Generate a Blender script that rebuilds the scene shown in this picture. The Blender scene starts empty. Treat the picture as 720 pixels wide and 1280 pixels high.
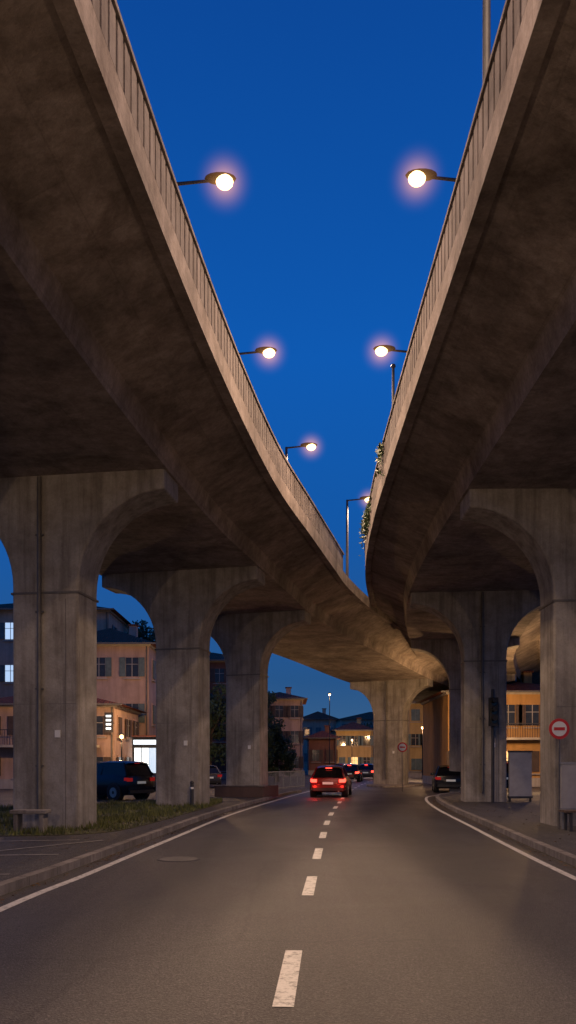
import bpy, math, random
from mathutils import Vector, Matrix
random.seed(7)
scene = bpy.context.scene
scene.view_settings.view_transform = 'Standard'
scene.view_settings.look = 'None'
scene.view_settings.exposure = 0
COL = bpy.context.collection
CAMH = 1.7

# ------------------------------------------------------------------ materials
def newmat(name):
    m = bpy.data.materials.new(name); m.use_nodes = True
    nt = m.node_tree
    return m, nt, nt.nodes, nt.links, nt.nodes['Principled BSDF']

def noise(nt, vec, scale, detail=5, rough=0.6, dist=0.0):
    n = nt.nodes.new('ShaderNodeTexNoise')
    n.inputs['Scale'].default_value = scale; n.inputs['Detail'].default_value = min(detail, 5)
    n.inputs['Roughness'].default_value = rough; n.inputs['Distortion'].default_value = dist
    nt.links.new(vec, n.inputs['Vector']); return n.outputs['Fac']

def ramp(nt, fac, stops):
    r = nt.nodes.new('ShaderNodeValToRGB')
    e = r.color_ramp.elements
    while len(e) > 1: e.remove(e[-1])
    e[0].position = stops[0][0]; e[0].color = tuple(stops[0][1]) + (1,)
    for p, c in stops[1:]:
        x = e.new(p); x.color = tuple(c) + (1,)
    nt.links.new(fac, r.inputs['Fac']); return r.outputs['Color']

def mixc(nt, a, b, fac, mode='MIX'):
    n = nt.nodes.new('ShaderNodeMix'); n.data_type = 'RGBA'; n.blend_type = mode
    for s, v in ((0, fac), (6, a), (7, b)):
        if isinstance(v, (int, float)): n.inputs[s].default_value = v
        elif isinstance(v, tuple): n.inputs[s].default_value = v + (1,)
        else: nt.links.new(v, n.inputs[s])
    return n.outputs[2]

def mapping(nt, vec, sc):
    m = nt.nodes.new('ShaderNodeMapping'); m.inputs['Scale'].default_value = sc
    nt.links.new(vec, m.inputs['Vector']); return m.outputs['Vector']

def bump(nt, h, bsdf, strength=0.3, dist=0.02):
    b = nt.nodes.new('ShaderNodeBump'); b.inputs['Strength'].default_value = strength
    b.inputs['Distance'].default_value = dist
    nt.links.new(h, b.inputs['Height']); nt.links.new(b.outputs['Normal'], bsdf.inputs['Normal'])

def plain(name, col, rough=0.6, metal=0.0, var=0.25, nscale=4.0, emis=None, es=0.0, mis=False):
    m, nt, N, L, b = newmat(name)
    tc = N.new('ShaderNodeTexCoord')
    f = noise(nt, tc.outputs['Object'], nscale, 4)
    c0 = tuple(x * (1 - var) for x in col); c1 = tuple(min(1, x * (1 + var)) for x in col)
    L.new(ramp(nt, f, [(0.3, c0), (0.7, c1)]), b.inputs['Base Color'])
    b.inputs['Roughness'].default_value = rough; b.inputs['Metallic'].default_value = metal
    if emis:
        b.inputs['Emission Color'].default_value = emis + (1,)
        b.inputs['Emission Strength'].default_value = es
        if not mis: m.cycles.emission_sampling = 'NONE'
    return m

def concrete(name, base, panel=None, dark=0.45, uvpanel=False):
    m, nt, N, L, b = newmat(name)
    tc = N.new('ShaderNodeTexCoord'); o = tc.outputs['Object']
    big = noise(nt, o, 0.45, 5, 0.65, 0.6)
    mid = noise(nt, o, 2.2, 5, 0.7)
    fine = noise(nt, o, 22, 4, 0.75)
    streak = noise(nt, mapping(nt, o, (2.6, 2.6, 0.16)), 1.6, 5, 0.65)
    c = ramp(nt, big, [(0.32, tuple(x * dark for x in base)), (0.5, tuple(x * 0.85 for x in base)), (0.72, tuple(x * 1.2 for x in base))])
    c = mixc(nt, c, ramp(nt, mid, [(0.3, (0.6, 0.57, 0.54)), (0.6, (1, 1, 1))]), 0.7, 'MULTIPLY')
    c = mixc(nt, c, ramp(nt, streak, [(0.36, (0.45, 0.42, 0.4)), (0.55, (1, 1, 1))]), 0.25 if uvpanel else 0.65, 'MULTIPLY')
    c = mixc(nt, c, ramp(nt, fine, [(0.3, (0.72, 0.72, 0.72)), (0.6, (1.0, 1.0, 1.0))]), 0.6, 'MULTIPLY')
    if uvpanel:
        br = N.new('ShaderNodeTexBrick')
        br.inputs['Scale'].default_value = 1.0
        br.inputs['Brick Width'].default_value = 2.4; br.inputs['Row Height'].default_value = 1.2
        br.inputs['Mortar Size'].default_value = 0.012
        br.inputs['Color1'].default_value = (1, 1, 1, 1); br.inputs['Color2'].default_value = (0.78, 0.78, 0.78, 1)
        br.inputs['Mortar'].default_value = (0.55, 0.55, 0.55, 1)
        L.new(tc.outputs['UV'], br.inputs['Vector'])
        c = mixc(nt, c, br.outputs['Color'], 0.35, 'MULTIPLY')
        sv = noise(nt, mapping(nt, tc.outputs['UV'], (0.55, 0.4, 1)), 1.5, 5, 0.7, .8)
        c = mixc(nt, c, ramp(nt, sv, [(0.36, (0.42, 0.38, 0.35)), (0.55, (1, 1, 1)), (0.7, (1.2, 1.17, 1.13))]), 0.55, 'MULTIPLY')
        sp = noise(nt, o, 5.5, 5, 0.8, .5)
        c = mixc(nt, c, ramp(nt, sp, [(0.4, (0.65, 0.62, 0.58)), (0.56, (1, 1, 1)), (0.72, (1.25, 1.22, 1.18))]), 0.45, 'MULTIPLY')
    L.new(c, b.inputs['Base Color'])
    b.inputs['Roughness'].default_value = 0.88
    b.inputs['Specular IOR Level'].default_value = 0.25
    add = N.new('ShaderNodeMath'); add.operation = 'ADD'
    L.new(mid, add.inputs[0]); L.new(fine, add.inputs[1])
    bump(nt, add.outputs[0], b, 0.35, 0.025)
    return m

def asphalt(name, base, rough=0.55):
    m, nt, N, L, b = newmat(name)
    tc = N.new('ShaderNodeTexCoord'); o = tc.outputs['Object']
    big = noise(nt, o, 0.25, 5, 0.6, 0.5)
    lane = noise(nt, mapping(nt, o, (1.6, 0.07, 1)), 1.0, 5, 0.6)
    gr = noise(nt, o, 48, 3, 0.8)
    gr2 = noise(nt, o, 14, 5, 0.8)
    c = ramp(nt, big, [(0.3, tuple(x * 0.75 for x in base)), (0.7, tuple(x * 1.2 for x in base))])
    c = mixc(nt, c, ramp(nt, lane, [(0.35, (0.55, 0.55, 0.55)), (0.6, (1, 1, 1))]), 0.75, 'MULTIPLY')
    c = mixc(nt, c, ramp(nt, gr, [(0.34, (0.15, 0.15, 0.15)), (0.52, (1, 1, 1)), (0.70, (2.8, 2.8, 2.8))]), 0.9, 'MULTIPLY')
    c = mixc(nt, c, ramp(nt, gr2, [(0.35, (0.5, 0.5, 0.5)), (0.6, (1.15, 1.15, 1.15))]), 0.8, 'MULTIPLY')
    v = N.new('ShaderNodeTexVoronoi'); v.feature = 'DISTANCE_TO_EDGE'; v.inputs['Scale'].default_value = 0.22
    wv = noise(nt, o, 1.3, 5)
    ad = N.new('ShaderNodeVectorMath'); ad.operation = 'ADD'
    L.new(o, ad.inputs[0]); L.new(wv, ad.inputs[1]); L.new(ad.outputs[0], v.inputs['Vector'])
    c = mixc(nt, c, ramp(nt, v.outputs['Distance'], [(0.0, (0.4, 0.4, 0.4)), (0.007, (1, 1, 1))]), 0.7, 'MULTIPLY')
    L.new(c, b.inputs['Base Color'])
    L.new(ramp(nt, big, [(0.3, (rough - .08,) * 3), (0.7, (rough + .12,) * 3)]), b.inputs['Roughness'])
    b.inputs['Specular IOR Level'].default_value = 0.4
    bump(nt, gr, b, 0.7, 0.02)
    return m

def paint(name, col):
    m, nt, N, L, b = newmat(name)
    tc = N.new('ShaderNodeTexCoord'); o = tc.outputs['Object']
    f = noise(nt, o, 9, 5, 0.8); g = noise(nt, o, 60, 4, 0.8)
    c = ramp(nt, f, [(0.36, tuple(x * 0.35 for x in col)), (0.5, col)])
    c = mixc(nt, c, ramp(nt, g, [(0.3, (0.5, 0.5, 0.5)), (0.5, (1, 1, 1))]), 0.6, 'MULTIPLY')
    L.new(c, b.inputs['Base Color']); b.inputs['Roughness'].default_value = 0.6
    return m

def tiles(name, base):
    m, nt, N, L, b = newmat(name)
    tc = N.new('ShaderNodeTexCoord'); o = tc.outputs['Object']
    w = N.new('ShaderNodeTexWave'); w.inputs['Scale'].default_value = 1.6; w.inputs['Distortion'].default_value = 0.4
    L.new(o, w.inputs['Vector'])
    f = noise(nt, o, 3, 5, 0.8)
    c = ramp(nt, f, [(0.3, tuple(x * 0.5 for x in base)), (0.7, tuple(x * 1.4 for x in base))])
    c = mixc(nt, c, ramp(nt, w.outputs['Fac'], [(0.1, (0.5, 0.5, 0.5)), (0.6, (1, 1, 1))]), 0.8, 'MULTIPLY')
    L.new(c, b.inputs['Base Color']); b.inputs['Roughness'].default_value = 0.85
    b.inputs['Specular IOR Level'].default_value = 0.15
    bump(nt, w.outputs['Fac'], b, 0.6, 0.06)
    return m

def plaster(name, base):
    m, nt, N, L, b = newmat(name)
    tc = N.new('ShaderNodeTexCoord'); o = tc.outputs['Object']
    f = noise(nt, o, 0.5, 5, 0.7); s = noise(nt, mapping(nt, o, (2, 2, .2)), 1.2, 5, 0.7)
    c = ramp(nt, f, [(0.3, tuple(x * 0.75 for x in base)), (0.7, tuple(x * 1.1 for x in base))])
    c = mixc(nt, c, ramp(nt, s, [(0.35, (0.65, 0.62, 0.6)), (0.55, (1, 1, 1))]), 0.6, 'MULTIPLY')
    L.new(c, b.inputs['Base Color']); b.inputs['Roughness'].default_value = 0.9
    return m

def emit(name, col, s):
    return plain(name, col, 0.5, 0, 0.05, 2, col, s)

def leafmat(name, base):
    m, nt, N, L, b = newmat(name)
    tc = N.new('ShaderNodeTexCoord'); o = tc.outputs['Object']
    f = noise(nt, o, 1.4, 4); g = noise(nt, o, 14, 3)
    c = ramp(nt, f, [(0.3, tuple(x * 0.45 for x in base)), (0.7, tuple(x * 1.5 for x in base))])
    c = mixc(nt, c, ramp(nt, g, [(0.3, (0.5, 0.5, 0.5)), (0.7, (1.2, 1.2, 1.0))]), 0.7, 'MULTIPLY')
    L.new(c, b.inputs['Base Color']); b.inputs['Roughness'].default_value = 0.6
    return m

def halo(name, R, col, s):  # emissive volume fading outwards, imitates lens bloom around a lamp
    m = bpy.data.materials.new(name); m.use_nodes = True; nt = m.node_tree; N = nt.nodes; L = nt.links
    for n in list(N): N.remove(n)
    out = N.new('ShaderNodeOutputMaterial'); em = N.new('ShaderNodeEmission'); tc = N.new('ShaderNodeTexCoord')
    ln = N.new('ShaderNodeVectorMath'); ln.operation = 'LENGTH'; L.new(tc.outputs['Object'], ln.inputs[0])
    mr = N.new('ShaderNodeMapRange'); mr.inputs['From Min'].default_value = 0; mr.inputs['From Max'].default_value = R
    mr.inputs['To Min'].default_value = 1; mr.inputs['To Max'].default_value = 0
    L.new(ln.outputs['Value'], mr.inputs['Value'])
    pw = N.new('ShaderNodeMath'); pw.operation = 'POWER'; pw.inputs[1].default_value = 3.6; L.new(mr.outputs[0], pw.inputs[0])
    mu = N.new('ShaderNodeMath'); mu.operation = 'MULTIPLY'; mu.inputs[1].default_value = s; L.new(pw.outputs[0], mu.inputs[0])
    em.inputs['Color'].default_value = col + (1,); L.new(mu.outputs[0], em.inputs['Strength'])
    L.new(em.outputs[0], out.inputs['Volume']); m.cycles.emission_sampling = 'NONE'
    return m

M = {}
M['conc_pillar'] = concrete('concrete_pillar', (0.41, 0.38, 0.345), dark=0.6)
M['conc_deck'] = concrete('concrete_deck', (0.43, 0.365, 0.32), dark=0.5, uvpanel=True)
M['conc_par'] = concrete('concrete_parapet', (0.29, 0.25, 0.225), dark=0.5)
M['kerb'] = concrete('kerb_stone', (0.30, 0.27, 0.25), dark=0.6)
M['asphalt'] = asphalt('asphalt', (0.058, 0.051, 0.053), 0.5)
M['asphalt2'] = asphalt('asphalt_old', (0.072, 0.065, 0.064), 0.7)
M['white'] = paint('road_paint', (0.62, 0.60, 0.57))
M['whitedim'] = paint('worn_paint', (0.3, 0.28, 0.25))
M['roof'] = tiles('roof_tiles', (0.24, 0.085, 0.05))
M['metal'] = plain('galvanised_metal', (0.27, 0.27, 0.27), 0.5, 0.4)
M['darkmetal'] = plain('dark_metal', (0.04, 0.04, 0.045), 0.6, 0.2)
M['pipe'] = plain('drain_pipe', (0.13, 0.12, 0.11), 0.6, 0.2)
M['glass'] = plain('window_glass', (0.03, 0.035, 0.045), 0.1, 0.0)
M['litblue'] = emit('window_lit_cool', (0.55, 0.75, 1.0), 0.8)
M['litwarm'] = emit('window_lit_warm', (1.0, 0.62, 0.25), 1.1)
M['shop'] = emit('shop_light', (0.85, 0.95, 1.0), 1.6)
M['stone'] = plaster('stone_trim', (0.42, 0.38, 0.33))
M['shutter'] = plain('shutter_paint', (0.10, 0.14, 0.14), 0.7)
M['shutter_b'] = plain('shutter_brown', (0.07, 0.045, 0.035), 0.7)
M['beige'] = plaster('plaster_beige', (0.50, 0.38, 0.29))
M['pink'] = plaster('plaster_pink', (0.50, 0.34, 0.27))
M['yellow'] = plaster('plaster_yellow', (0.5, 0.34, 0.14))
M['ochre'] = plaster('plaster_ochre', (0.50, 0.28, 0.10))
M['brick'] = plaster('brick_red', (0.20, 0.09, 0.065))
M['brickdark'] = plaster('brick_dark', (0.09, 0.055, 0.045))
M['bark'] = plain('bark', (0.07, 0.05, 0.035), 0.95)
M['leaf'] = leafmat('leaves', (0.045, 0.075, 0.03))
M['deadleaf'] = leafmat('dry_leaves', (0.14, 0.07, 0.03))
M['grass'] = leafmat('grass_blades', (0.11, 0.12, 0.03))
M['soil'] = plain('soil_turf', (0.055, 0.052, 0.022), 0.95, 0, 0.5, 3)
M['lamp'] = emit('lamp_glow', (1.0, 0.60, 0.26), 5.0)
M['halo'] = halo('lamp_bloom', 0.75, (1.0, 0.42, 0.10), 2.6)
M['red_paint'] = plain('car_paint_red', (0.16, 0.010, 0.009), 0.25, 0.2, 0.05)
M['black_paint'] = plain('car_paint_black', (0.012, 0.013, 0.018), 0.22, 0.2, 0.05)
M['grey_paint'] = plain('car_paint_grey', (0.10, 0.10, 0.11), 0.25, 0.4, 0.05)
M['tyre'] = plain('tyre_rubber', (0.015, 0.015, 0.015), 0.85)
M['rim'] = plain('alloy_rim', (0.35, 0.35, 0.36), 0.35, 0.8)
M['carglass'] = plain('car_glass', (0.008, 0.008, 0.01), 0.06)
M['plastic'] = plain('black_plastic', (0.02, 0.02, 0.02), 0.6)
M['tail'] = emit('tail_light', (1.0, 0.05, 0.03), 5.0)
M['taildim'] = plain('tail_lens', (0.35, 0.01, 0.01), 0.2, 0, 0.05, 3, (1, 0.03, 0.02), 0.15)
M['plate'] = plain('number_plate', (0.7, 0.7, 0.66), 0.5, 0, 0.05, 3, (1, 0.95, 0.85), 0.1)
M['signred'] = plain('sign_red', (0.50, 0.02, 0.02), 0.4, 0, 0.08)
M['signwhite'] = plain('sign_white', (0.7, 0.7, 0.68), 0.4, 0, 0.05)
M['panelgrey'] = plain('panel_grey', (0.34, 0.33, 0.33), 0.6, 0.0, 0.12)
M['wood'] = plain('bench_wood', (0.10, 0.065, 0.045), 0.8)
M['awning'] = plain('awning_cloth', (0.25, 0.08, 0.05), 0.9)

# ------------------------------------------------------------------ mesh builder
class MB:
    def __init__(s): s.parts = {}
    def part(s, label, mat):
        if label not in s.parts: s.parts[label] = dict(v=[], f=[], mat=mat, smooth=False)
        return s.parts[label]
    def raw(s, label, mat, verts, faces):
        p = s.part(label, mat); n = len(p['v'])
        p['v'] += [tuple(v) for v in verts]; p['f'] += [tuple(i + n for i in f) for f in faces]
    def box(s, label, mat, c, d, rz=0.0):
        cx, cy, cz = c; hx, hy, hz = d[0] / 2, d[1] / 2, d[2] / 2
        co, si = math.cos(rz), math.sin(rz); vs = []
        for z in (-hz, hz):
            for x, y in ((-hx, -hy), (hx, -hy), (hx, hy), (-hx, hy)):
                vs.append((cx + x * co - y * si, cy + x * si + y * co, cz + z))
        s.raw(label, mat, vs, [(3, 2, 1, 0), (4, 5, 6, 7), (0, 1, 5, 4), (1, 2, 6, 5), (2, 3, 7, 6), (3, 0, 4, 7)])
    def cyl(s, label, mat, p0, p1, r0, r1=None, n=12, smooth=True):
        r1 = r0 if r1 is None else r1
        p0, p1 = Vector(p0), Vector(p1); d = (p1 - p0).normalized()
        a = d.orthogonal().normalized(); b = d.cross(a); vs = []
        for p, r in ((p0, r0), (p1, r1)):
            for i in range(n):
                t = 2 * math.pi * i / n; vs.append(p + (a * math.cos(t) + b * math.sin(t)) * r)
        fs = [(i, (i + 1) % n, n + (i + 1) % n, n + i) for i in range(n)]
        fs += [tuple(range(n - 1, -1, -1)), tuple(range(n, 2 * n))]
        s.raw(label, mat, vs, fs)
        if smooth: s.parts[label]['smooth'] = True
    def ball(s, label, mat, c, r, sx=1, sy=1, sz=1, n=14, m=8):
        vs = []; fs = []
        for j in range(m + 1):
            ph = math.pi * j / m
            for i in range(n):
                t = 2 * math.pi * i / n
                vs.append((c[0] + r * sx * math.sin(ph) * math.cos(t), c[1] + r * sy * math.sin(ph) * math.sin(t), c[2] + r * sz * math.cos(ph)))
        for j in range(m):
            for i in range(n):
                fs.append((j * n + i, (j + 1) * n + i, (j + 1) * n + (i + 1) % n, j * n + (i + 1) % n))
        s.raw(label, mat, vs, fs); s.parts[label]['smooth'] = True
    def prism(s, label, mat, poly, z0, z1):
        n = len(poly)
        a = sum(poly[i][0] * poly[(i + 1) % n][1] - poly[(i + 1) % n][0] * poly[i][1] for i in range(n))
        if a < 0: poly = poly[::-1]
        vs = [(x, y, z0) for x, y in poly] + [(x, y, z1) for x, y in poly]
        fs = [(i, (i + 1) % n, n + (i + 1) % n, n + i) for i in range(n)] + [tuple(range(n, 2 * n)), tuple(range(n - 1, -1, -1))]
        s.raw(label, mat, vs, fs)
    def build(s, name, loc=(0, 0, 0), rz=0.0, bevel=0.0, scale=1.0):
        obs = []
        for label, p in s.parts.items():
            me = bpy.data.meshes.new(label)
            me.from_pydata(p['v'], [], p['f']); me.materials.append(p['mat']); me.update()
            if p['smooth']:
                for q in me.polygons: q.use_smooth = True
                me.set_sharp_from_angle(angle=math.radians(40))
            ob = bpy.data.objects.new(label, me); COL.objects.link(ob)
            if bevel:
                bm = ob.modifiers.new('bevel', 'BEVEL'); bm.width = bevel; bm.segments = 2; bm.limit_method = 'ANGLE'
            obs.append(ob)
        if len(obs) == 1:
            root = obs[0]; root.name = name
        else:
            root = bpy.data.objects.new(name, None); COL.objects.link(root)
            for o in obs: o.parent = root
        root.location = loc; root.rotation_euler = (0, 0, rz); root.scale = (scale,) * 3
        return root

def catmull(pts, per=8):
    P = [Vector(p) for p in pts]; P = [P[0] * 2 - P[1]] + P + [P[-1] * 2 - P[-2]]
    out = []
    for i in range(1, len(P) - 2):
        for k in range(per):
            t = k / per; a, b, c, d = P[i - 1], P[i], P[i + 1], P[i + 2]
            out.append(0.5 * ((2 * b) + (c - a) * t + (2 * a - 5 * b + 4 * c - d) * t * t + (3 * b - a - 3 * c + d) * t ** 3))
    out.append(P[-2]); return out

def at_y(path, y):
    for a, b in zip(path, path[1:]):
        if a.y <= y <= b.y:
            t = (y - a.y) / (b.y - a.y); return a.lerp(b, t), (b - a).normalized()
    return path[-1], (path[-1] - path[-2]).normalized()

# ------------------------------------------------------------------ viaducts
def V(y, x, z): return (x, y, z)
LP = catmull([V(-30, -9.3, 8.4), V(-12, -8.4, 8.4), V(0, -7.55, 8.4), V(8, -6.9, 8.4), V(14, -6.3, 8.4), V(19.3, -5.6, 8.4), V(24, -4.8, 8.4),
              V(28.6, -3.75, 8.4), V(33, -2.75, 8.4), V(37, -1.75, 8.35), V(42, 0.05, 8.2), V(48, 3.0, 7.9), V(56, 7.2, 7.3), V(68, 14, 6.8), V(85, 25, 6.2), V(105, 38, 5.6)])
RP = catmull([V(-30, 6.6, 8.4), V(-12, 6.9, 8.4), V(0, 7.15, 8.4), V(10, 7.3, 8.4), V(20, 7.35, 8.4), V(26, 7.45, 8.4), V(31.9, 7.8, 8.4), V(37, 8.45, 8.4),
              V(42, 9.3, 8.4), V(48, 10.6, 8.3), V(54, 12.2, 8.1), V(62, 15.2, 7.6), V(72, 21, 6.8), V(85, 30, 5.8), V(105, 46, 4.6)])
HB, HE = 2.95, 4.7
SEC = [(-HB, 0), (HB, 0), (HB + .12, .5), (HE - .25, 1.12), (HE - .22, 1.02), (HE, 1.02), (HE, 1.5), (-HE, 1.5), (-HE, 1.02), (-HE + .22, 1.02), (-HE + .25, 1.12), (-HB - .12, .5)]

def sweep(path, sec, uvs=True):
    vs = []; fs = []; n = len(sec); L = 0; arcs = []
    for i, p in enumerate(path):
        a = path[max(0, i - 1)]; b = path[min(len(path) - 1, i + 1)]
        t = (b - a); t.z = 0; t.normalize(); s = Vector((t.y, -t.x, 0))
        if i: L += (path[i] - path[i - 1]).length
        arcs.append(L)
        for o, z in sec: vs.append(p + s * o + Vector((0, 0, z)))
    per = [0]
    for k in range(n):
        a, b = sec[k], sec[(k + 1) % n]; per.append(per[-1] + math.hypot(b[0] - a[0], b[1] - a[1]))
    uv = []
    for i in range(len(path) - 1):
        for k in range(n):
            k2 = (k + 1) % n
            fs.append((i * n + k, i * n + k2, (i + 1) * n + k2, (i + 1) * n + k))
            uv += [(arcs[i], per[k]), (arcs[i], per[k + 1]), (arcs[i + 1], per[k + 1]), (arcs[i + 1], per[k])]
    fs.append(tuple(range(n))); uv += [(0, 0)] * n
    fs.append(tuple(reversed([(len(path) - 1) * n + k for k in range(n)]))); uv += [(0, 0)] * n
    return vs, fs, uv

def sweep_ob(name, path, sec, mat, parent=None):
    vs, fs, uv = sweep(path, sec)
    me = bpy.data.meshes.new(name); me.from_pydata(vs, [], fs)
    l = me.uv_layers.new(name='UV')
    for i, c in enumerate(uv): l.data[i].uv = c
    me.materials.append(mat); me.update()
    import bmesh
    bm = bmesh.new(); bm.from_mesh(me); bmesh.ops.recalc_face_normals(bm, faces=bm.faces); bm.to_mesh(me); bm.free()
    ob = bpy.data.objects.new(name, me); COL.objects.link(ob)
    if parent: ob.parent = parent
    return ob

def ribs(path, off, z0, z1, ymax, ymin=-30, step=0.30):
    mb = MB(); acc = 0
    for a, b in zip(path, path[1:]):
        if a.y > ymax or a.y < ymin: continue
        d = b - a; ln = d.length; t = Vector((d.x, d.y, 0)).normalized(); s = Vector((t.y, -t.x, 0))
        ang = math.atan2(t.y, t.x)
        x = acc
        while x < ln:
            p = a + d * (x / ln) + s * off
            mb.box('ribs', M['conc_par'], (p.x, p.y, p.z + (z0 + z1) / 2), (0.22, 0.03, z1 - z0), ang)
            x += step
        acc = x - ln
    return mb

def viaduct(path, endR, endL):
    root = bpy.data.objects.new('concrete_viaduct', None); COL.objects.link(root)
    sweep_ob('deck', path, SEC, M['conc_deck'], root)
    for sgn, end in ((1, endR), (-1, endL)):
        sub = [p for p in path if p.y <= end]
        o = sgn * HE
        s1 = [(o - sgn * .20, 1.497), (o - sgn * .02, 1.497), (o - sgn * .02, 2.18), (o - sgn * .20, 2.18)]
        sweep_ob('parapet_wall', sub, s1, M['conc_par'], root)
        s2 = [(o - sgn * .24, 2.183), (o + sgn * .035, 2.183), (o + sgn * .035, 2.25), (o - sgn * .24, 2.25)]
        sweep_ob('parapet_coping', sub, s2, M['conc_par'], root)
        r = ribs(sub, o - sgn * 0.014, 1.505, 2.178, end).build('parapet_ribs'); r.parent = root
    return root

viaduct(LP, 35.5, 200)
viaduct(RP, 200, 47.0)

def pier(path, y, base=0.0, strap=True, pipe=True, w=0.82):
    p, t = at_y(path, y); t.z = 0; t.normalize()
    ang = math.atan2(t.y, t.x) - math.pi / 2
    H = p.z; mb = MB(); dep = 1.15
    prof = [(w, base - 0.3), (w, H - 2.6)]
    for k in range(1, 15):
        a = k / 14 * math.pi / 2
        prof.append((w + (HB - 0.06 - w) * (1 - math.cos(a)), H - 2.6 + 2.15 * math.sin(a)))
    prof.append((HB - 0.06, H + 0.05))
    full = prof + [(-x, z) for x, z in reversed(prof)]
    n = len(full)
    vs = [(x, -dep / 2, z) for x, z in full] + [(x, dep / 2, z) for x, z in full]
    fs = [tuple(range(n)), tuple(range(2 * n - 1, n - 1, -1))] + [((i + 1) % n, i, n + i, n + (i + 1) % n) for i in range(n)]
    mb.raw('shaft_and_capital', M['conc_pillar'], vs, fs)
    if strap:
        zz = H - 2.75
        for s in (-1, 1):
            mb.box('strap', M['pipe'], (0, s * (dep / 2 + .012), zz), (2 * w + .05, .02, .05))
            mb.box('strap', M['pipe'], (s * (w + .012), 0, zz), (.02, dep, .05))
    if pipe:
        x0 = -0.12
        mb.cyl('drain_pipe', M['pipe'], (x0, -dep / 2 - .06, base + .5), (x0, -dep / 2 - .06, H - .05), .05)
        for zz in (1.6, 3.4, 5.2, 7.0): mb.box('pipe_clip', M['pipe'], (x0, -dep / 2 - .04, zz), (.2, .06, .04))
    mb.box('pour_joint', M['pipe'], (0, -dep / 2 - .001, 3.05), (2 * w - .12, .006, .012))
    mb.box('joint', M['pipe'], (w * 0.62, -dep / 2 - .001, (base + H - 2.8) / 2), (.014, .008, H - 3.0 - base))
    mb.box('notice_plate', M['signwhite'], (w * .38, -dep / 2 - .01, 2.35), (.13, .02, .17))
    r = mb.build('viaduct_pier', (p.x, p.y, 0), ang)
    for o in r.children:
        if o.name.startswith('shaft'):
            b = o.modifiers.new('b', 'BEVEL'); b.width = .05; b.segments = 2; b.limit_method = 'ANGLE'; b.angle_limit = math.radians(35)
for y in (-20, -10, 0, 9.5, 19.3, 28.6, 36.6): pier(LP, y, pipe=(y == 19.3))
pier(LP, 56, w=1.1); pier(LP, 69, w=1.0); pier(LP, 85)
for y in (-20, -10, 0, 9.5, 20.2, 32.0, 44, 58, 74): pier(RP, y, pipe=(y in (20.2, 32.0)))

# ------------------------------------------------------------------ ground, road
def sheet(name, poly, z, mat):
    me = bpy.data.meshes.new(name); me.from_pydata([(x, y, z) for x, y in poly], [], [tuple(range(len(poly)))])
    me.materials.append(mat); me.update()
    if me.polygons[0].normal.z < 0: me.flip_normals()
    ob = bpy.data.objects.new(name, me); COL.objects.link(ob); return ob
sheet('ground', [(-900, -300), (900, -300), (900, 1500), (-900, 1500)], 0.0, M['asphalt2'])
LE = catmull([(-3.9, -14, 0), (-3.75, 0, 0), (-3.3, 9, 0), (-3.02, 12, 0), (-2.6, 17, 0), (-1.65, 27, 0), (0.6, 42, 0), (3.2, 56, 0), (6.2, 72, 0), (10, 92, 0), (15, 115, 0)], 6)
RE = catmull([(4.0, -14, 0), (4.05, 0, 0), (4.12, 9, 0), (4.18, 12, 0), (4.42, 16, 0), (4.75, 20.5, 0), (5.4, 29.3, 0), (6.3, 36.5, 0), (7.4, 40, 0), (10, 43, 0), (16, 45, 0), (30, 46, 0)], 6)
CE = catmull([(-.35, -10, 0), (-.25, 0, 0), (0.0, 6.2, 0), (.3, 10.9, 0), (.56, 14.9, 0), (.8, 18.3, 0), (1.05, 21.8, 0), (1.5, 27, 0), (2.15, 33.3, 0), (3.4, 44.7, 0), (5.6, 60, 0), (8, 74, 0), (12, 94, 0), (17, 115, 0)], 8)
def strip(name, A, B, z, mat, ob=True):
    n = min(len(A), len(B)); vs = []; fs = []
    for a, b in zip(A[:n], B[:n]): vs += [(a[0], a[1], z), (b[0], b[1], z)]
    for i in range(n - 1): fs.append((2 * i, 2 * i + 1, 2 * i + 3, 2 * i + 2))
    me = bpy.data.meshes.new(name); me.from_pydata(vs, [], fs); me.materials.append(mat); me.update()
    o = bpy.data.objects.new(name, me); COL.objects.link(o); return o
ys = [-14 + i * 1.5 for i in range(87)]
strip('road', [(at_y(LE, y)[0].x - .38, y) for y in ys], [((at_y(RE, y)[0].x + .38) if y < 36 else 60 if y > 48 else 6.6 + (y - 36) ** 2.2 * .25, y) for y in ys], .004, M['asphalt'])

def line(label, mb, path, off, w, y0, y1, mat, z=.009):
    pts = [p for p in path if y0 <= p.y <= y1]
    vs = []; fs = []
    for i, p in enumerate(pts):
        a = pts[max(0, i - 1)]; b = pts[min(len(pts) - 1, i + 1)]
        t = (b - a).normalized(); s = Vector((t.y, -t.x, 0))
        q = p + s * (off - w / 2); r = p + s * (off + w / 2)
        vs += [(q.x, q.y, z), (r.x, r.y, z)]
    for i in range(len(pts) - 1): fs.append((2 * i, 2 * i + 1, 2 * i + 3, 2 * i + 2))
    mb.raw(label, mat, vs, fs)
mb = MB()
line('edge_line', mb, LE, 0, .13, -14, 110, M['white'])
line('edge_line', mb, RE, 0, .12, -14, 200, M['white'])
mb.build('road_edge_line')
mb = MB()
def dash(y0, y1, w=.15):
    a, t = at_y(CE, y0); b, t2 = at_y(CE, y1)
    s = Vector((t.y, -t.x, 0)) * w / 2
    mb.raw('dash', M['white'], [(a.x - s.x, a.y - s.y, .009), (a.x + s.x, a.y + s.y, .009), (b.x + s.x, b.y + s.y, .009), (b.x - s.x, b.y - s.y, .009)], [(0, 1, 2, 3)])
dash(1.3, 2.9); dash(-3, -1.4)
dash(5.52, 7.17); dash(10.12, 11.8); dash(13.9, 15.6)
y = 17.7
for k in range(24):
    dash(y, y + 1.5); y += 3.7
mb.build('road_centre_line')

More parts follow.
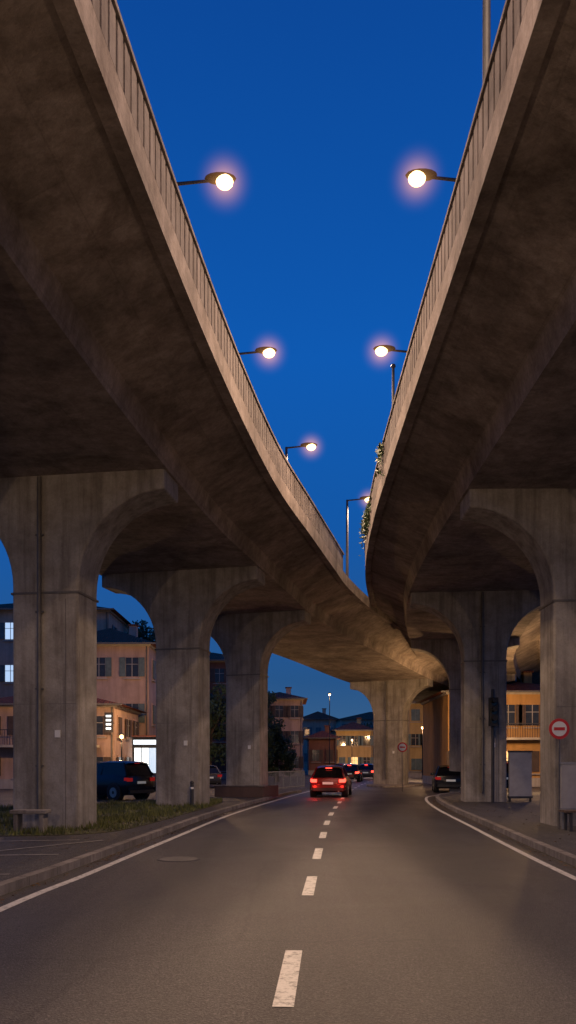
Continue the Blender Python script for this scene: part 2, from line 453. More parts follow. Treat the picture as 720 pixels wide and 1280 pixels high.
def offs(path, o, y0, y1):
    out = []
    pts = [p for p in path if y0 <= p.y <= y1]
    for i, p in enumerate(pts):
        a = pts[max(0, i - 1)]; b = pts[min(len(pts) - 1, i + 1)]; t = (b - a).normalized()
        out.append((p.x + t.y * o, p.y - t.x * o))
    return out
def smooth_closed(pts, per=4):
    n = len(pts); out = []
    for i in range(n):
        a, b, c, d = [Vector(pts[(i + k) % n]) for k in (-1, 0, 1, 2)]
        for k in range(per):
            t = k / per
            q = 0.5 * ((2 * b) + (c - a) * t + (2 * a - 5 * b + 4 * c - d) * t * t + (3 * b - a - 3 * c + d) * t ** 3)
            out.append((q.x, q.y))
    return out
def inset_path(pts, o):
    out = []
    for i, p in enumerate(pts):
        a = Vector(pts[max(0, i - 1)]); b = Vector(pts[min(len(pts) - 1, i + 1)]); t = (b - a).normalized()
        out.append((p[0] + t.y * o, p[1] - t.x * o))
    return out
def kerb(name, pts, w, z):
    a = pts; b = inset_path(pts, w)
    mb = MB(); n = len(a)
    vs = []
    for p, q in zip(a, b): vs += [(p[0], p[1], 0), (p[0], p[1], z), (q[0], q[1], z), (q[0], q[1], 0)]
    fs = []
    for i in range(n - 1):
        for k in range(4): fs.append((4 * i + k, 4 * (i + 1) + k, 4 * (i + 1) + (k + 1) % 4, 4 * i + (k + 1) % 4))
    fs += [(0, 1, 2, 3), (4 * n - 1, 4 * n - 2, 4 * n - 3, 4 * n - 4)]
    mb.raw(name, M['kerb'], vs, fs)
    # joints between kerb stones
    acc = 0
    for p, q in zip(a, b[:]):
        pass
    for i in range(n - 1):
        p0, p1 = Vector(a[i]), Vector(a[i + 1]); ln = (p1 - p0).length
        if ln < 1e-4: continue
        t = (p1 - p0) / ln; x = 1.0 - acc
        while x < ln:
            c = p0 + t * x + Vector((t.y, -t.x)) * (w / 2)
            mb.box('kerb_joints', M['pipe'], (c.x, c.y, z / 2), (.012, abs(w) + .006, z + .006), math.atan2(t.y, t.x)); x += 1.0
        acc = ln - (x - 1.0)
    return mb.build(name)
KL = offs(LE, -.42, -14, 44)
tip = [(0.75, 44.2), (0.3, 45.0), (-.6, 44.4), (-2.2, 41), (-4.6, 36.2), (-6.2, 32.5), (-8, 28.2), (-11, 26.6), (-16, 26)]
outer = KL + tip
kerb('kerb', outer, -.16, .125)
inner = inset_path(outer, -.16)
mb = MB(); mb.prism('pavement', M['asphalt2'], inner + [(-16, -14)], 0.0, .12); mb.build('pavement')
KR = offs(RE, .42, -14, 39.5)
outerR = KR + [(8.4, 41.0), (12, 42.2), (26, 42.8)]
kerb('kerb', outerR, .16, .125)
mb = MB(); mb.prism('pavement', M['asphalt2'], inset_path(outerR, .16) + [(26, -14)], 0.0, .12); mb.build('pavement')
isl = smooth_closed([(5.9, 52.5), (7.6, 52.8), (9.6, 57), (9.4, 61), (7.5, 60), (5.4, 55)])
mb = MB(); mb.prism('traffic_island', M['kerb'], isl, 0.0, .13); mb.build('traffic_island')
gp = smooth_closed([(-15, 17.4), (-9, 17.0), (-5.9, 16.9), (-4.2, 17.6), (-3.6, 19.6), (-3.0, 25), (-2.55, 31), (-3.2, 34), (-4.6, 33.6), (-6.4, 30.2), (-8.6, 26.8), (-15, 25.3)])
mb = MB(); mb.prism('verge', M['soil'], gp, .1, .135); mb.build('grass_verge')
def inside(x, y, poly):
    c = False; n = len(poly)
    for i in range(n):
        x1, y1 = poly[i]; x2, y2 = poly[(i + 1) % n]
        if (y1 > y) != (y2 > y) and x < (x2 - x1) * (y - y1) / (y2 - y1) + x1: c = not c
    return c
mb = MB(); cnt = 0
vs = []; fs = []
while cnt < 20000:
    x = random.uniform(-15, -2.4); y = random.uniform(16.6, 34.2)
    if not inside(x, y, gp): continue
    dens = math.sin(x * 2.3 + y) * math.cos(y * 1.7 - x)
    if random.random() > .65 + .4 * dens: continue
    h = random.uniform(.04, .12) * (1.3 + .7 * dens); a = random.uniform(0, 6.28); w = .018
    dx, dy = math.cos(a) * w, math.sin(a) * w; n = len(vs)
    vs += [(x - dx, y - dy, .13), (x + dx, y + dy, .13), (x + random.uniform(-.05, .05), y + random.uniform(-.05, .05), .13 + h)]
    fs.append((n, n + 1, n + 2)); cnt += 1
mb.raw('grass', M['grass'], vs, fs); mb.build('grass')
# fallen leaves along the kerbs and verge
vs = []; fs = []
def leafat(x, y, z):
    a = random.uniform(0, 6.28); s = random.uniform(.02, .045); n = len(vs)
    for k, (r, h) in enumerate(((1, .0), (.6, .012), (1, .0), (.6, .015))):
        vs.append((x + math.cos(a + k * 1.57) * s * r, y + math.sin(a + k * 1.57) * s * r, z + h * random.random()))
    fs.append((n, n + 1, n + 2, n + 3))
for i in range(900):
    yy = random.uniform(4, 40); x = at_y(LE, yy)[0].x
    if random.random() < .45: leafat(x - .36 + abs(random.gauss(0, .12)), yy, .009)
    else:
        xx = x - .7 - abs(random.gauss(0, 1.6)); leafat(xx, yy, .15 if inside(xx, yy, gp) else .127)
for i in range(350):
    yy = random.uniform(6, 36); x = at_y(RE, yy)[0].x
    if random.random() < .5: leafat(x + .36 - abs(random.gauss(0, .10)), yy, .009)
    else: leafat(x + .7 + abs(random.gauss(0, 1.2)), yy, .127)
mb = MB(); mb.raw('leaves', M['deadleaf'], vs, fs); mb.build('fallen_leaves')
mb = MB()
def seg(mb, label, mat, a, b, w, z):
    a = Vector(a); b = Vector(b); t = (b - a).normalized(); s = Vector((t.y, -t.x)) * w / 2
    mb.raw(label, mat, [(a.x - s.x, a.y - s.y, z), (a.x + s.x, a.y + s.y, z), (b.x + s.x, b.y + s.y, z), (b.x - s.x, b.y - s.y, z)], [(0, 1, 2, 3)])
seg(mb, 'l', M['whitedim'], (-9, 12.9), (-3.9, 13.6), .09, .126)
seg(mb, 'l', M['whitedim'], (-9, 15.3), (-4.2, 16.1), .09, .126)
seg(mb, 'l', M['whitedim'], (-5.6, 13.4), (-3.7, 16.0), .08, .13)
seg(mb, 'l', M['whitedim'], (-9, 10.6), (-3.9, 11.2), .06, .126)
mb.build('pavement_marking')
mb = MB(); mb.cyl('cover', M['pipe'], (-1.9, 13.9, .004), (-1.9, 13.9, .012), .33, n=24); mb.cyl('rim', M['darkmetal'], (-1.9, 13.9, .004), (-1.9, 13.9, .009), .38, n=24); mb.build('manhole_cover')

# ------------------------------------------------------------------ lamps
LAMPCOL = (1.0, 0.66, 0.41)
def halo_ball(parent, loc, R=0.75):
    mb = MB(); mb.ball('bloom', M['halo'], (0, 0, 0), R, n=20, m=12); o = mb.build('lamp_halo', loc); o.parent = parent  # glow ball added at the lamp head in place of bloom, no mist there
def lampobj(name, x, y, base, top, reach, power, r=.16, rz=0, bloom=True, point=False):
    mb = MB()
    mb.cyl('pole', M['darkmetal'], (0, 0, base), (0, 0, top), .075, .05, 10)
    sgn = 1 if reach > 0 else -1
    mb.cyl('arm', M['darkmetal'], (0, 0, top - .03), (reach - sgn * .2, 0, top + .05), .035, .03, 8)
    mb.ball('head', M['darkmetal'], (reach - sgn * .06, 0, top + .09), .34, 1, .5, .22)
    mb.ball('lens', M['lamp'], (reach + sgn * .03, 0, top + .02), r, 1.1, 1.0, .85)
    o = mb.build(name, (x, y, 0), rz)
    if bloom: halo_ball(o, (reach + sgn * .03, 0, top + .02))
    l = bpy.data.lights.new('bulb', 'POINT' if point else 'SPOT'); l.energy = power; l.color = LAMPCOL; l.shadow_soft_size = .12
    if not point: l.spot_size = math.radians(168); l.spot_blend = .35
    lo = bpy.data.objects.new('bulb', l); COL.objects.link(lo); lo.parent = o; lo.location = (reach + sgn * .03, 0, top - (.3 if point else .2))
    return o
PW = 2000
for (y, px, hx) in ((17.0, 219, 279), (24.1, 294, 335), (31.3, 358, 388), (37.6, 434, 460)):
    x = (px - 360) / 1000 * y; r = (hx - px) / 1000 * y
    lampobj('fill_lamp', x, y, 9.85, 14.0, r, PW, r=.17)
for (y, px, hx) in ((16.9, 578, 523), (24.0, 519, 478)):
    x = (px - 360) / 1000 * y; r = (hx - px) / 1000 * y
    lampobj('fill_lamp', x, y, 9.85, 14.0, r, PW, r=.17)
for y in (8, -6):
    lampobj('fill_lamp', at_y(LP, y)[0].x + 3.7, y, 9.85, 14.0, 1.0, 1300, bloom=False)
    lampobj('fill_lamp', at_y(RP, y)[0].x - 3.6, y, 9.85, 14.0, -1.0, 1300, bloom=False)
lampobj('fill_lamp', -5.0, -6, .12, 5.5, 1.4, 1500, bloom=False, point=True)  # added fill lamp, unseen behind the camera, lifts soffits and piers
lampobj('fill_lamp', 5.6, -8, .12, 5.5, -1.4, 1500, bloom=False, point=True)  # second added fill lamp behind the camera, out of view
mb = MB(); mb.cyl('pole', M['darkmetal'], (0, 0, 9.9), (0, 0, 17), .06, .05, 10); mb.cyl('base_flange', M['darkmetal'], (0, 0, 9.9), (0, 0, 10.9), .1, .09, 10); mb.build('flag_pole', (2.78, 11.2, 0))
mb = MB(); mb.cyl('pole', M['darkmetal'], (0, 0, 9.9), (0, 0, 12.95), .05, .04, 10); mb.ball('finial', M['darkmetal'], (0, 0, 12.97), .07); mb.build('flag_pole', (3.0, 22.8, 0))

# ------------------------------------------------------------------ houses
def house(name, x, y, w, dep, h, floors, cols, wall, rz=0, base=0, lit={}, shut='shutter', rh=1.6, sidecols=3, ground_shop=False, balcony=None, chimney=True):
    mb = MB(); W = M[wall]
    mb.box('walls', W, (w / 2, dep / 2, h / 2), (w, dep, h))
    mb.box('cornice', M['stone'], (w / 2, dep / 2, h + .08), (w + .3, dep + .3, .16))
    mb.box('plinth', M['stone'], (w / 2, dep / 2, .3), (w + .08, dep + .08, .6))
    o = .6; z = h + .16; rl = min(w, dep) / 2 + o
    x0, x1, y0, y1 = -o, w + o, -o, dep + o
    if w >= dep: rA, rB = (x0 + rl, dep / 2), (x1 - rl, dep / 2)
    else: rA, rB = (w / 2, y0 + rl), (w / 2, y1 - rl)
    vs = [(x0, y0, z), (x1, y0, z), (x1, y1, z), (x0, y1, z), (rA[0], rA[1], z + rh), (rB[0], rB[1], z + rh)]
    if w >= dep: fs = [(0, 1, 5, 4), (1, 2, 5), (2, 3, 4, 5), (3, 0, 4), (3, 2, 1, 0)]
    else: fs = [(0, 1, 4), (1, 2, 5, 4), (2, 3, 5), (3, 0, 4, 5), (3, 2, 1, 0)]
    mb.raw('roof', M['roof'], vs, fs)
    mb.box('gutter', M['pipe'], (w / 2, y0 - .06, z - .02), (w + 2 * o, .12, .12))
    mb.cyl('downpipe', M['pipe'], (w - .15, -.08, .3), (w - .15, -.08, h), .05, n=8)
    if chimney:
        mb.box('chimney', W, (w * .7, dep * .5, z + rh * .8), (.6, .6, 1.6)); mb.box('chimney_cap', M['roof'], (w * .7, dep * .5, z + rh * .8 + .86), (.8, .8, .12))
    fh = h / floors
    def win(cx, cy, cz, side, key):
        ww, wh = .9, min(1.4, fh * .46)
        g = M[lit.get(key, 'glass')]; lab = 'glass_' + lit.get(key, 'dark')
        def bx(l, m, ox, oz, sx, th, sz, pr):
            if side == 'f': mb.box(l, m, (cx + ox, cy - pr, cz + oz), (sx, th, sz))
            else: mb.box(l, m, (cx + pr, cy + ox, cz + oz), (th, sx, sz))
        bx('window_surround', W, 0, 0, ww + .24, .06, wh + .24, .03)
        bx(lab, g, 0, 0, ww, .06, wh, .04)
        bx('window_bar', M['stone'], 0, 0, .05, .05, wh, .065)
        bx('window_bar', M['stone'], 0, wh * .15, ww, .05, .04, .062)
        bx('sill', M['stone'], 0, -wh / 2 - .16, ww + .4, .16, .07, .08)
        if shut:
            st = M[shut]
            if random.random() < .45 and key not in lit:
                bx('shutters', st, -ww / 4, 0, ww / 2, .05, wh, .11); bx('shutters', st, ww / 4 + .01, 0, ww / 2 - .02, .05, wh, .11)
            else:
                bx('shutters', st, -ww * .78, 0, ww / 2, .06, wh, .09); bx('shutters', st, ww * .78, 0, ww / 2, .06, wh, .09)
    for f in range(floors):
        for c in range(cols):
            if ground_shop and f == 0: continue
            win((c + .5) * w / cols, 0, f * fh + fh * .55, 'f', (f, c))
        for c in range(sidecols):
            win(w, (c + .5) * dep / sidecols, f * fh + fh * .55, 's', (f, 's', c))
    if ground_shop:
        mb.box('door', M['shutter_b'], (w * .5, -.03, 1.1), (1.1, .08, 2.2))
        for c in range(cols):
            if abs((c + .5) / cols - .5) > .1: mb.box('garage_shutter', M['panelgrey'], ((c + .5) * w / cols, -.03, 1.2), (w / cols * .6, .08, 2.3))
    if balcony:
        for f in balcony:
            z = f * fh + .1
            mb.box('balcony_slab', M['stone'], (w / 2, -.6, z), (w * .8, 1.2, .15))
            mb.box('balcony_rail', M['darkmetal'], (w / 2, -1.17, z + 1.0), (w * .8, .05, .05))
            k = int(w * .8 / .16)
            for i in range(k + 1): mb.box('balcony_rail', M['darkmetal'], (w * .1 + i * w * .8 / k, -1.17, z + .52), (.025, .025, .95))
    return mb.build(name, (x, y, base), rz)

def X(px, d): return (px - 360) / 1000 * d
def Z(py, d): return CAMH + (952 - py) / 1000 * d
house('plaster_house', X(-60, 68), 68, X(136, 68) - X(-60, 68), 12, Z(765, 68), 4, 4, 'beige', lit={(3, 1): 'litblue', (2, 1): 'litblue'}, rh=2.0)
house('plaster_house', X(62, 59), 59, X(186, 59) - X(62, 59), 11, Z(808, 59), 3, 3, 'pink', shut='shutter', rh=1.8, ground_shop=True)
house('low_house', X(-40, 50), 50, X(143, 50) - X(-40, 50), 8, Z(884, 50), 2, 4, 'pink', shut='shutter_b', rh=1.2, balcony=[1], lit={(1, 0): 'litblue'}, chimney=False)
house('brick_house', X(205, 78), 78, X(316, 78) - X(205, 78), 12, Z(828, 78), 4, 4, 'brick', shut='shutter_b', rh=1.4)
house('plaster_house', X(320, 92), 92, X(378, 92) - X(320, 92), 9, Z(875, 92), 3, 3, 'pink', shut='shutter_b', rh=1.0)
house('plaster_house', X(376, 135), 135, X(420, 135) - X(376, 135), 10, Z(900, 135), 2, 3, 'beige', rh=1.5)
house('yellow_house', X(420, 112), 112, X(466, 112) - X(420, 112), 10, Z(914, 112), 2, 3, 'yellow', lit={(0, 1): 'litwarm'}, rh=1.3)
house('brick_house', X(386, 100), 100, X(421, 100) - X(386, 100), 7, Z(924, 100), 1, 2, 'brick', shut='shutter_b', rh=1.0)
house('plaster_house', X(425, 170), 170, X(520, 170) - X(425, 170), 14, Z(900, 170), 3, 6, 'beige', rh=2)
house('yellow_house', X(512, 84), 84, X(556, 84) - X(512, 84), 9, Z(880, 84), 3, 3, 'yellow', lit={(1, 1): 'litwarm'}, rh=1.3)
house('ochre_house', X(560, 54), 54, X(740, 54) - X(560, 54), 10, Z(868, 54), 2, 6, 'ochre', lit={(0, 2): 'litwarm'}, shut='shutter_b', rh=1.3, balcony=[1])
house('plaster_house', X(-260, 60), 60, 10, 10, 12, 4, 4, 'pink', rh=1.6)
house('plaster_house', X(720, 80), 80, 16, 10, 9, 3, 5, 'beige', rh=1.6)

mb = MB(); d = 56
mb.box('frame', M['darkmetal'], (X(183, d), d, 1.75), (1.95, .5, 3.3))
mb.box('window', M['shop'], (X(178, d), d - .27, 1.9), (1.0, .06, 1.5))
mb.box('mullions', M['darkmetal'], (X(178, d), d - .31, 1.9), (.05, .04, 1.5)); mb.box('mullions', M['darkmetal'], (X(178, d), d - .31, 1.5), (1.0, .04, .05))
mb.box('goods', M['shutter_b'], (X(175, d), d - .31, 1.32), (.45, .03, .3))
mb.box('door', M['litblue'], (X(192, d), d - .27, 1.5), (.5, .06, 2.3))
mb.box('fascia_sign', M['shop'], (X(183, d), d - .28, 3.05), (1.7, .06, .32))
mb.box('awning', M['awning'], (X(183, d), d - .6, 3.45), (2.1, 1.1, .08))
mb.build('shop_kiosk')
mb = MB(); d = 48.5
mb.box('case', M['darkmetal'], (X(136, d), d, Z(903, d)), (.5, .14, 1.2))
for k in range(4): mb.box('letters', M['shop'], (X(136, d), d - .09, Z(903, d) + .38 - k * .25), (.3, .04, .12))
mb.box('bracket', M['darkmetal'], (X(136, d), d + .7, Z(903, d)), (.05, 1.4, .05))
mb.build('shop_sign')

def lantern_or_fill(px, y, z, p, col=(1, .58, .26)):  # serves visible lanterns and added fill lights hidden behind piers
    mb = MB(); mb.cyl('pole', M['darkmetal'], (0, 0, 0), (0, 0, z - .2), .06, .04); mb.ball('lens', M['lamp'], (0, 0, z), .12); mb.cyl('cap', M['darkmetal'], (0, 0, z + .13), (0, 0, z + .25), .2, .03)
    o = mb.build('lantern_or_fill_post', (X(px, y), y, 0))
    l = bpy.data.lights.new('bulb', 'POINT'); l.energy = p; l.color = col; l.shadow_soft_size = .12
    lo = bpy.data.objects.new('bulb', l); COL.objects.link(lo); lo.parent = o; lo.location = (0, 0, z - .3)
lantern_or_fill(626, 49, 4.4, 700)
lantern_or_fill(590, 48, 4.6, 900)  # added fill, hidden behind a right pier to brighten the ochre house
lantern_or_fill(690, 46, 4.6, 1100)  # added fill, hidden behind the near right pier
lantern_or_fill(152, 48, 3.2, 220)
lantern_or_fill(62, 43, 6.0, 1300)  # added fill for the left houses, hidden behind the first left pier
lantern_or_fill(226, 50, 7.0, 1700)  # added fill for the left houses, hidden behind the second left pier
lantern_or_fill(292, 80, 6.5, 1500)  # added fill for the house beyond, hidden behind the third left pier
lantern_or_fill(440, 104, 4.5, 1500)
lantern_or_fill(494, 96, 6.0, 1800)  # added fill for the far houses, hidden behind the fourth left pier
lantern_or_fill(528, 78, 5.0, 600)
lantern_or_fill(412, 86, 8.9, 700)

# ------------------------------------------------------------------ trees
def tree(name, x, y, h, r, base=0, n=2600, leaf=.22, crown0=.3):
    mb = MB()
    mb.cyl('trunk', M['bark'], (0, 0, base), (0, 0, h * .5), .22, .12, 8)
    cl = []
    for k in range(26):
        a = random.uniform(0, 6.28); rr = r * math.sqrt(random.random()) * .85; zz = h * (crown0 + (1 - crown0) * random.random())
        f = 1 - abs((zz / h - (crown0 + .35)) / .75) ** 2
        c = Vector((math.cos(a) * rr * f, math.sin(a) * rr * f, zz)); cl.append((c, random.uniform(.28, .5) * r))
        if k % 2 == 0: mb.cyl('limbs', M['bark'], (0, 0, h * random.uniform(.25, .5)), c, .07, .02, 5)
    vs = []; fs = []
    for i in range(n):
        c, cr = random.choice(cl)
        d = Vector((random.gauss(0, 1), random.gauss(0, 1), random.gauss(0, .8))); d = d.normalized() * cr * random.uniform(.5, 1.05)
        p = c + d; u = Vector((random.gauss(0, 1), random.gauss(0, 1), random.gauss(0, 1))).normalized(); w = u.orthogonal().normalized(); s = leaf * random.uniform(.5, 1.1)
        m = len(vs); vs += [p - u * s, p + w * s * .6, p + u * s, p - w * s * .6]; fs.append((m, m + 1, m + 2, m + 3))
    mb.raw('crown', M['leaf'], vs, fs)
    return mb.build(name, (x, y, 0))
tree('broadleaf_tree', X(192, 66), 66, Z(815, 66), 2.0, n=4500, leaf=.17)
tree('broadleaf_tree', X(178, 74), 74, Z(782, 74), 2.2, n=4000, leaf=.18)
tree('broadleaf_tree', X(262, 62), 62, Z(858, 62), 1.8, n=4000, leaf=.16)
tree('broadleaf_tree', X(324, 66), 66, Z(872, 66), 1.7, n=5000, leaf=.16)
tree('broadleaf_tree', X(346, 68), 68, Z(918, 68), 1.6, n=4000, leaf=.16, crown0=.15)
tree('broadleaf_tree', X(662, 64), 64, Z(782, 64), 2.2, n=5000, leaf=.17)
tree('broadleaf_tree', X(470, 125), 125, 8, 3, n=2000, leaf=.35)
def ivy(y, ln, n):
    p, t = at_y(RP, y); mb = MB(); vs = []; fs = []
    for i in range(n):
        q = Vector((p.x - HE - .08 + random.gauss(0, .04), y + random.gauss(0, ln), p.z + 2.2 - abs(random.gauss(0, .35))))
        u = Vector((random.gauss(0, 1), random.gauss(0, 1), random.gauss(0, 1))).normalized(); w = u.orthogonal().normalized(); s = random.uniform(.04, .08)
        m = len(vs); vs += [q - u * s, q + w * s * .7, q + u * s, q - w * s * .7]; fs.append((m, m + 1, m + 2, m + 3))
    mb.raw('ivy', M['leaf'], vs, fs); mb.build('ivy_plant')
ivy(22.5, .25, 90); ivy(28.5, .9, 600)

# ------------------------------------------------------------------ cars
def car(name, x, y, rz, paintm, suv=False, lit=True, base=0.0):
    mb = MB(); P = M[paintm]; k = 1.16 if suv else 1.0
    st = [(0.0, .70, .42, .80), (.05, .80, .30, .92), (.25, .86, .24, .97), (.9, .89, .22, .98), (2.0, .9, .22, .96), (3.0, .89, .22, .93), (3.7, .86, .22, .84), (4.1, .78, .26, .72), (4.22, .68, .36, .60)]
    vs = []; fs = []; n = 10
    for (yy, w, zb, zt) in st:
        zt *= k; h = zt - zb
        half = [(w * .88, zb), (w * .98, zb + h * .18), (w, zb + h * .5), (w * .97, zb + h * .85), (w * .86, zt)]
        sec = half + [(-a, b) for a, b in reversed(half)]
        vs += [(a, yy, b) for a, b in sec]
    for i in range(len(st) - 1):
        for j in range(n): fs.append((i * n + j, i * n + (j + 1) % n, (i + 1) * n + (j + 1) % n, (i + 1) * n + j)[::-1])
    fs.append(tuple(range(n))); fs.append(tuple(reversed(range((len(st) - 1) * n, len(st) * n))))
    mb.raw('body', P, vs, fs); mb.parts['body']['smooth'] = True
    zb, zr = .93 * k, 1.46 * k
    if suv: B = [(.10, .78), (3.15, .76)]; R = [(.38, .66), (2.35, .63)]
    else: B = [(.14, .78), (3.2, .76)]; R = [(.62, .60), (2.15, .58)]
    b = [(-B[0][1], B[0][0], zb), (B[0][1], B[0][0], zb), (B[1][1], B[1][0], zb - .06), (-B[1][1], B[1][0], zb - .06)]
    r = [(-R[0][1], R[0][0], zr - .05), (R[0][1], R[0][0], zr - .05), (R[1][1], R[1][0], zr - .02), (-R[1][1], R[1][0], zr - .02)]
    mb.raw('windows', M['carglass'], b + r, [(0, 1, 5, 4), (1, 2, 6, 5), (2, 3, 7, 6), (3, 0, 4, 7), (4, 5, 6, 7)])
    ym = (R[0][0] + R[1][0]) / 2
    rv = []
    for yy, w, z in ((R[0][0] - .12, R[0][1] + .0, zr - .06), (R[0][0] + .1, R[0][1] + .03, zr + .0), (ym, .64 if not suv else .68, zr + .03), (R[1][0], R[1][1] + .02, zr), (R[1][0] + .1, R[1][1], zr - .04)):
        rv += [(-w, yy, z - .06), (-w * .8, yy, z + .0), (0, yy, z + .025), (w * .8, yy, z + .0), (w, yy, z - .06)]
    rf = []
    for i in range(4):
        for j in range(4): rf.append((i * 5 + j, i * 5 + j + 1, (i + 1) * 5 + j + 1, (i + 1) * 5 + j))
    mb.raw('roof', P, rv, rf); mb.parts['roof']['smooth'] = True
    for i in range(4): mb.cyl('pillars', P, b[i], r[i], .05, .04, 6)
    for s in (-1, 1):
        ymid = 1.75; mb.cyl('pillars', P, (s * .775, ymid, zb - .02), (s * .61, ymid - .1, zr - .04), .035, .03, 6)
        mb.box('mirrors', P, (s * .92, 2.75, zb + .06), (.2, .1, .14))
        for yy in (.78, 3.38):
            R0 = .33 * (1.08 if suv else 1)
            mb.cyl('arches', M['plastic'], (s * .62, yy, R0 + .02), (s * .895, yy, R0 + .02), R0 + .06, n=24)
            mb.cyl('tyres', M['tyre'], (s * .68, yy, R0), (s * .91, yy, R0), R0, n=24)
            mb.cyl('rims', M['rim'], (s * .9, yy, R0), (s * .918, yy, R0), R0 * .62, n=16)
            mb.cyl('hubs', M['plastic'], (s * .91, yy, R0), (s * .923, yy, R0), R0 * .2, n=10)
        tl = M['tail'] if lit else M['taildim']
        mb.box('tail_lights', tl, (s * .66, .015, .79 * k), (.26, .10, .15)); mb.box('tail_lights', tl, (s * .79, .09, .81 * k), (.08, .2, .13))
        mb.box('headlights', M['rim'], (s * .6, 4.12, .62 * k), (.28, .1, .12))
    mb.box('high_brake_light', M['tail'] if lit else M['taildim'], (0, R[0][0] - .13, zr - .07), (.3, .03, .035))
    mb.box('rear_bumper', M['plastic'], (0, .02, .40), (1.42, .16, .16))
    mb.box('rear_bumper_skin', P, (0, .0, .53), (1.5, .14, .12))
    mb.box('front_bumper', M['plastic'], (0, 4.18, .38), (1.3, .14, .18))
    mb.box('number_plate', M['plate'], (0, -.035, .68 * k), (.5, .02, .11))
    mb.cyl('exhaust', M['rim'], (.5, -.06, .3), (.5, .1, .3), .035)
    return mb.build(name, (x, y, base), rz)
rc = car('hatchback_car', X(409, 38.5), 37.8, -.14, 'red_paint')
for s in (-.66, .66):
    l = bpy.data.lights.new('tail_bulb', 'POINT'); l.energy = 9; l.color = (1, .05, .03); l.shadow_soft_size = .08
    o = bpy.data.objects.new('tail_bulb', l); COL.objects.link(o); o.parent = rc; o.location = (s, -.5, .5)
car('parked_suv', X(176, 36) + .2, 35.0, .95, 'black_paint', suv=True, lit=False)
car('parked_car', X(130, 42), 43, -.5, 'grey_paint', lit=False)
car('parked_car', X(264, 52), 51, .4, 'grey_paint', lit=False)
car('hatchback_car', X(436, 66), 66, -.16, 'black_paint', lit=True)
car('hatchback_car', X(457, 74), 74, -.2, 'grey_paint', lit=True)
car('parked_car', X(425, 90), 90, -.3, 'black_paint', lit=False)
car('parked_car', X(560, 44), 43.2, -.15, 'black_paint', lit=False)
car('parked_suv', X(632, 44), 43.6, -.12, 'black_paint', suv=True, lit=False)

# ------------------------------------------------------------------ street furniture
def roundsign(x, y, z, r, base):
    mb = MB()
    mb.cyl('post', M['pipe'], (0, .04, base), (0, .04, z + r * .8), .028, n=10)
    mb.cyl('plate_back', M['metal'], (0, 0, z), (0, .012, z), r, n=36)
    mb.cyl('red_ring', M['signred'], (0, -.008, z), (0, -.001, z), r, n=36)
    mb.cyl('white_field', M['signwhite'], (0, -.014, z), (0, -.009, z), r * .72, n=36)
    mb.box('bar', M['signred'], (0, -.018, z), (r * 1.05, .006, r * .30))
    mb.build('traffic_sign', (x, y, 0))
roundsign(X(699, 18.6), 18.6, Z(911, 18.6), .24, .12)
roundsign(X(503, 45), 45, Z(934, 45), .28, 0)
mb = MB(); A = Vector((-1.95, 41.3)); B = Vector((1.0, 49.5)); n = 56
for i in range(n + 1):
    p = A.lerp(B, i / n); th = .05 if i % 8 == 0 else .024
    mb.box('bars', M['metal'], (p.x, p.y, .62), (th, th, 1.0))
for z in (.2, 1.12): mb.cyl('rails', M['metal'], (A.x, A.y, z), (B.x, B.y, z), .03, n=8)
mb.build('metal_railing')
mb = MB(); p, t = at_y(LP, 36.6)
for (cx, cy, sx, sy) in ((0, -1.0, 2.3, .2), (0, 1.0, 2.3, .2), (-1.05, 0, .2, 1.8), (1.05, 0, .2, 1.8)): mb.box('brick_wall', M['brickdark'], (cx, cy, .35), (sx, sy, .5))
mb.box('coping', M['kerb'], (0, -1.0, .63), (2.4, .26, .05)); mb.build('planter_wall', (p.x, p.y, 0), -.3)
mb = MB(); d = 30.9; x = X(616, d)
mb.cyl('post', M['darkmetal'], (0, 0, .12), (0, 0, 4.5), .06)
mb.box('housing', M['plastic'], (0, -.08, Z(890, d)), (.32, .24, 1.1))
for k in range(3):
    mb.cyl('lens', M['carglass'], (0, -.21, Z(890, d) + .34 - k * .34), (0, -.22, Z(890, d) + .34 - k * .34), .11)
    mb.cyl('visor', M['plastic'], (0, -.20, Z(890, d) + .45 - k * .34), (0, -.40, Z(890, d) + .43 - k * .34), .10, .10)
mb.build('traffic_light', (x, d, 0))
mb = MB(); d = 31.5; mb.box('panel', M['panelgrey'], (0, 0, 1.2), (.88, .16, 1.75)); mb.box('frame', M['darkmetal'], (0, .0, 2.1), (.94, .2, .06)); mb.box('frame', M['darkmetal'], (0, 0, .3), (.94, .2, .08))
for s in (-.4, .4): mb.box('legs', M['darkmetal'], (s, 0, .2), (.07, .1, .2))
mb.build('notice_board', (X(650, d), d, 0))
mb = MB(); d = 18.75
mb.box('panel', M['panelgrey'], (0, 0, (Z(955, d) + Z(1010, d)) / 2), (1.2, .06, Z(955, d) - Z(1010, d)))
mb.box('frame', M['metal'], (0, 0, Z(955, d) + .02), (1.26, .09, .05)); mb.box('frame', M['metal'], (0, 0, Z(1010, d) - .02), (1.26, .09, .05))
for s in (-.55, .55): mb.box('legs', M['metal'], (s, 0.0, .34), (.05, .05, .45))
mb.build('notice_board', (X(700, d) + .62, d, 0))
def bench(x, y, rz, base=.12):
    mb = MB()
    for i in range(4): mb.box('seat', M['wood'], (0, -.15 + i * .12, .45), (1.5, .09, .04))
    for s in (-.6, .6):
        mb.box('leg', M['darkmetal'], (s, -.12, .22), (.06, .06, .44)); mb.box('leg', M['darkmetal'], (s, .22, .22), (.06, .05, .44)); mb.box('leg', M['darkmetal'], (s, .05, .41), (.06, .36, .04))
    mb.build('park_bench', (x, y, base), rz)
bench(X(703, 18.2) + .75, 18.2, 0)
mb = MB()
mb.box('seat', M['kerb'], (0, 0, .48), (.8, .42, .08))
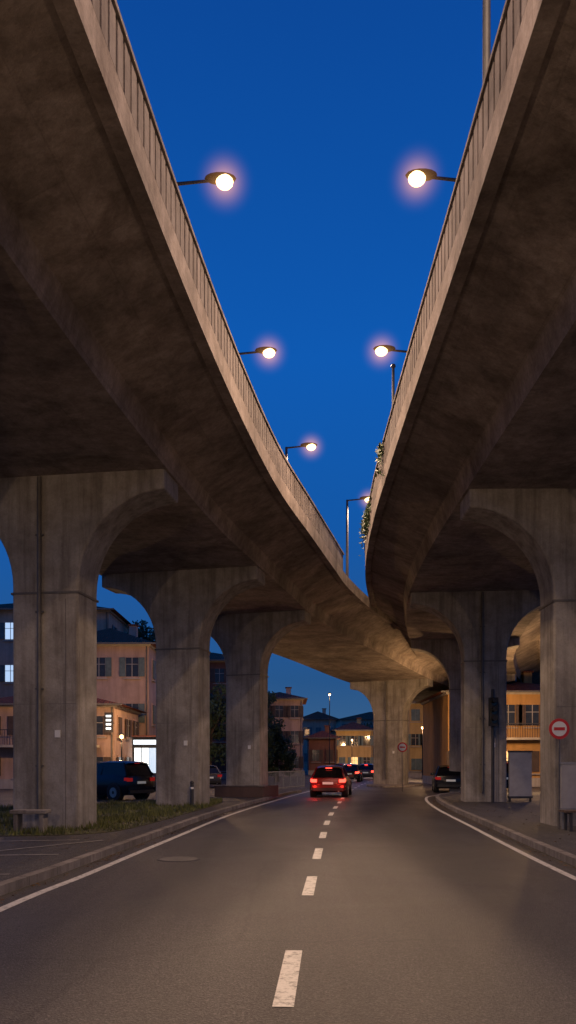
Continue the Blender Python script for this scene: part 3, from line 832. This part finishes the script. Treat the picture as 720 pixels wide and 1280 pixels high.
for s in (-.28, .28): mb.box('leg', M['kerb'], (s, 0, .22), (.10, .34, .44))
mb.build('stone_bench', (X(42, 17.8), 17.6, .12), bevel=.015)
for (px, d) in ((318, 39), (240, 27.7)):
    mb = MB(); mb.cyl('post', M['darkmetal'], (0, 0, .12), (0, 0, .95), .06); mb.ball('cap', M['darkmetal'], (0, 0, .97), .07); mb.cyl('band', M['signwhite'], (0, 0, .75), (0, 0, .82), .063); mb.build('bollard', (X(px, d), d, 0))
mb = MB(); d = 44; mb.cyl('post', M['metal'], (0, 0, 0), (0, 0, 2.7), .03); mb.box('plate', M['yellow'], (0, -.04, 2.3), (.5, .03, .6)); mb.box('panel', M['darkmetal'], (0, -.06, 2.2), (.36, .01, .2)); mb.build('parking_sign', (X(314, d), d, 0))

# ------------------------------------------------------------------ sky
w = bpy.data.worlds.new('World'); scene.world = w; w.use_nodes = True
nt = w.node_tree; N = nt.nodes; L = nt.links
bg = N['Background']; out = N['World Output']
tc = N.new('ShaderNodeTexCoord'); sep = N.new('ShaderNodeSeparateXYZ'); L.new(tc.outputs['Generated'], sep.inputs[0])
r = ramp(nt, sep.outputs['Z'], [(0.0, (0.05, 0.125, 0.24)), (0.10, (0.02, 0.09, 0.25)), (0.28, (0.006, 0.095, 0.38)), (0.45, (0.004, 0.10, 0.44)), (0.7, (0.003, 0.062, 0.31)), (1.0, (0.002, 0.04, 0.2))])
L.new(r, bg.inputs['Color']); bg.inputs['Strength'].default_value = 1.0
sky = N.new('ShaderNodeTexSky'); sky.sky_type = 'NISHITA'; sky.sun_disc = False; sky.sun_elevation = math.radians(-4); sky.sun_rotation = math.radians(160)
bg2 = N.new('ShaderNodeBackground'); L.new(sky.outputs[0], bg2.inputs['Color']); bg2.inputs['Strength'].default_value = 0.05
ad = N.new('ShaderNodeAddShader'); L.new(bg.outputs[0], ad.inputs[0]); L.new(bg2.outputs[0], ad.inputs[1]); L.new(ad.outputs[0], out.inputs['Surface'])

# ------------------------------------------------------------------ camera
cam = bpy.data.cameras.new('camera'); co = bpy.data.objects.new('camera', cam); COL.objects.link(co)
co.location = (0, 0, CAMH); co.rotation_euler = (math.radians(90), 0, 0)
cam.lens = 28.125; cam.sensor_width = 36; cam.sensor_fit = 'AUTO'
cam.shift_y = 312 / 1280; cam.clip_end = 3000; cam.clip_start = .05
scene.camera = co
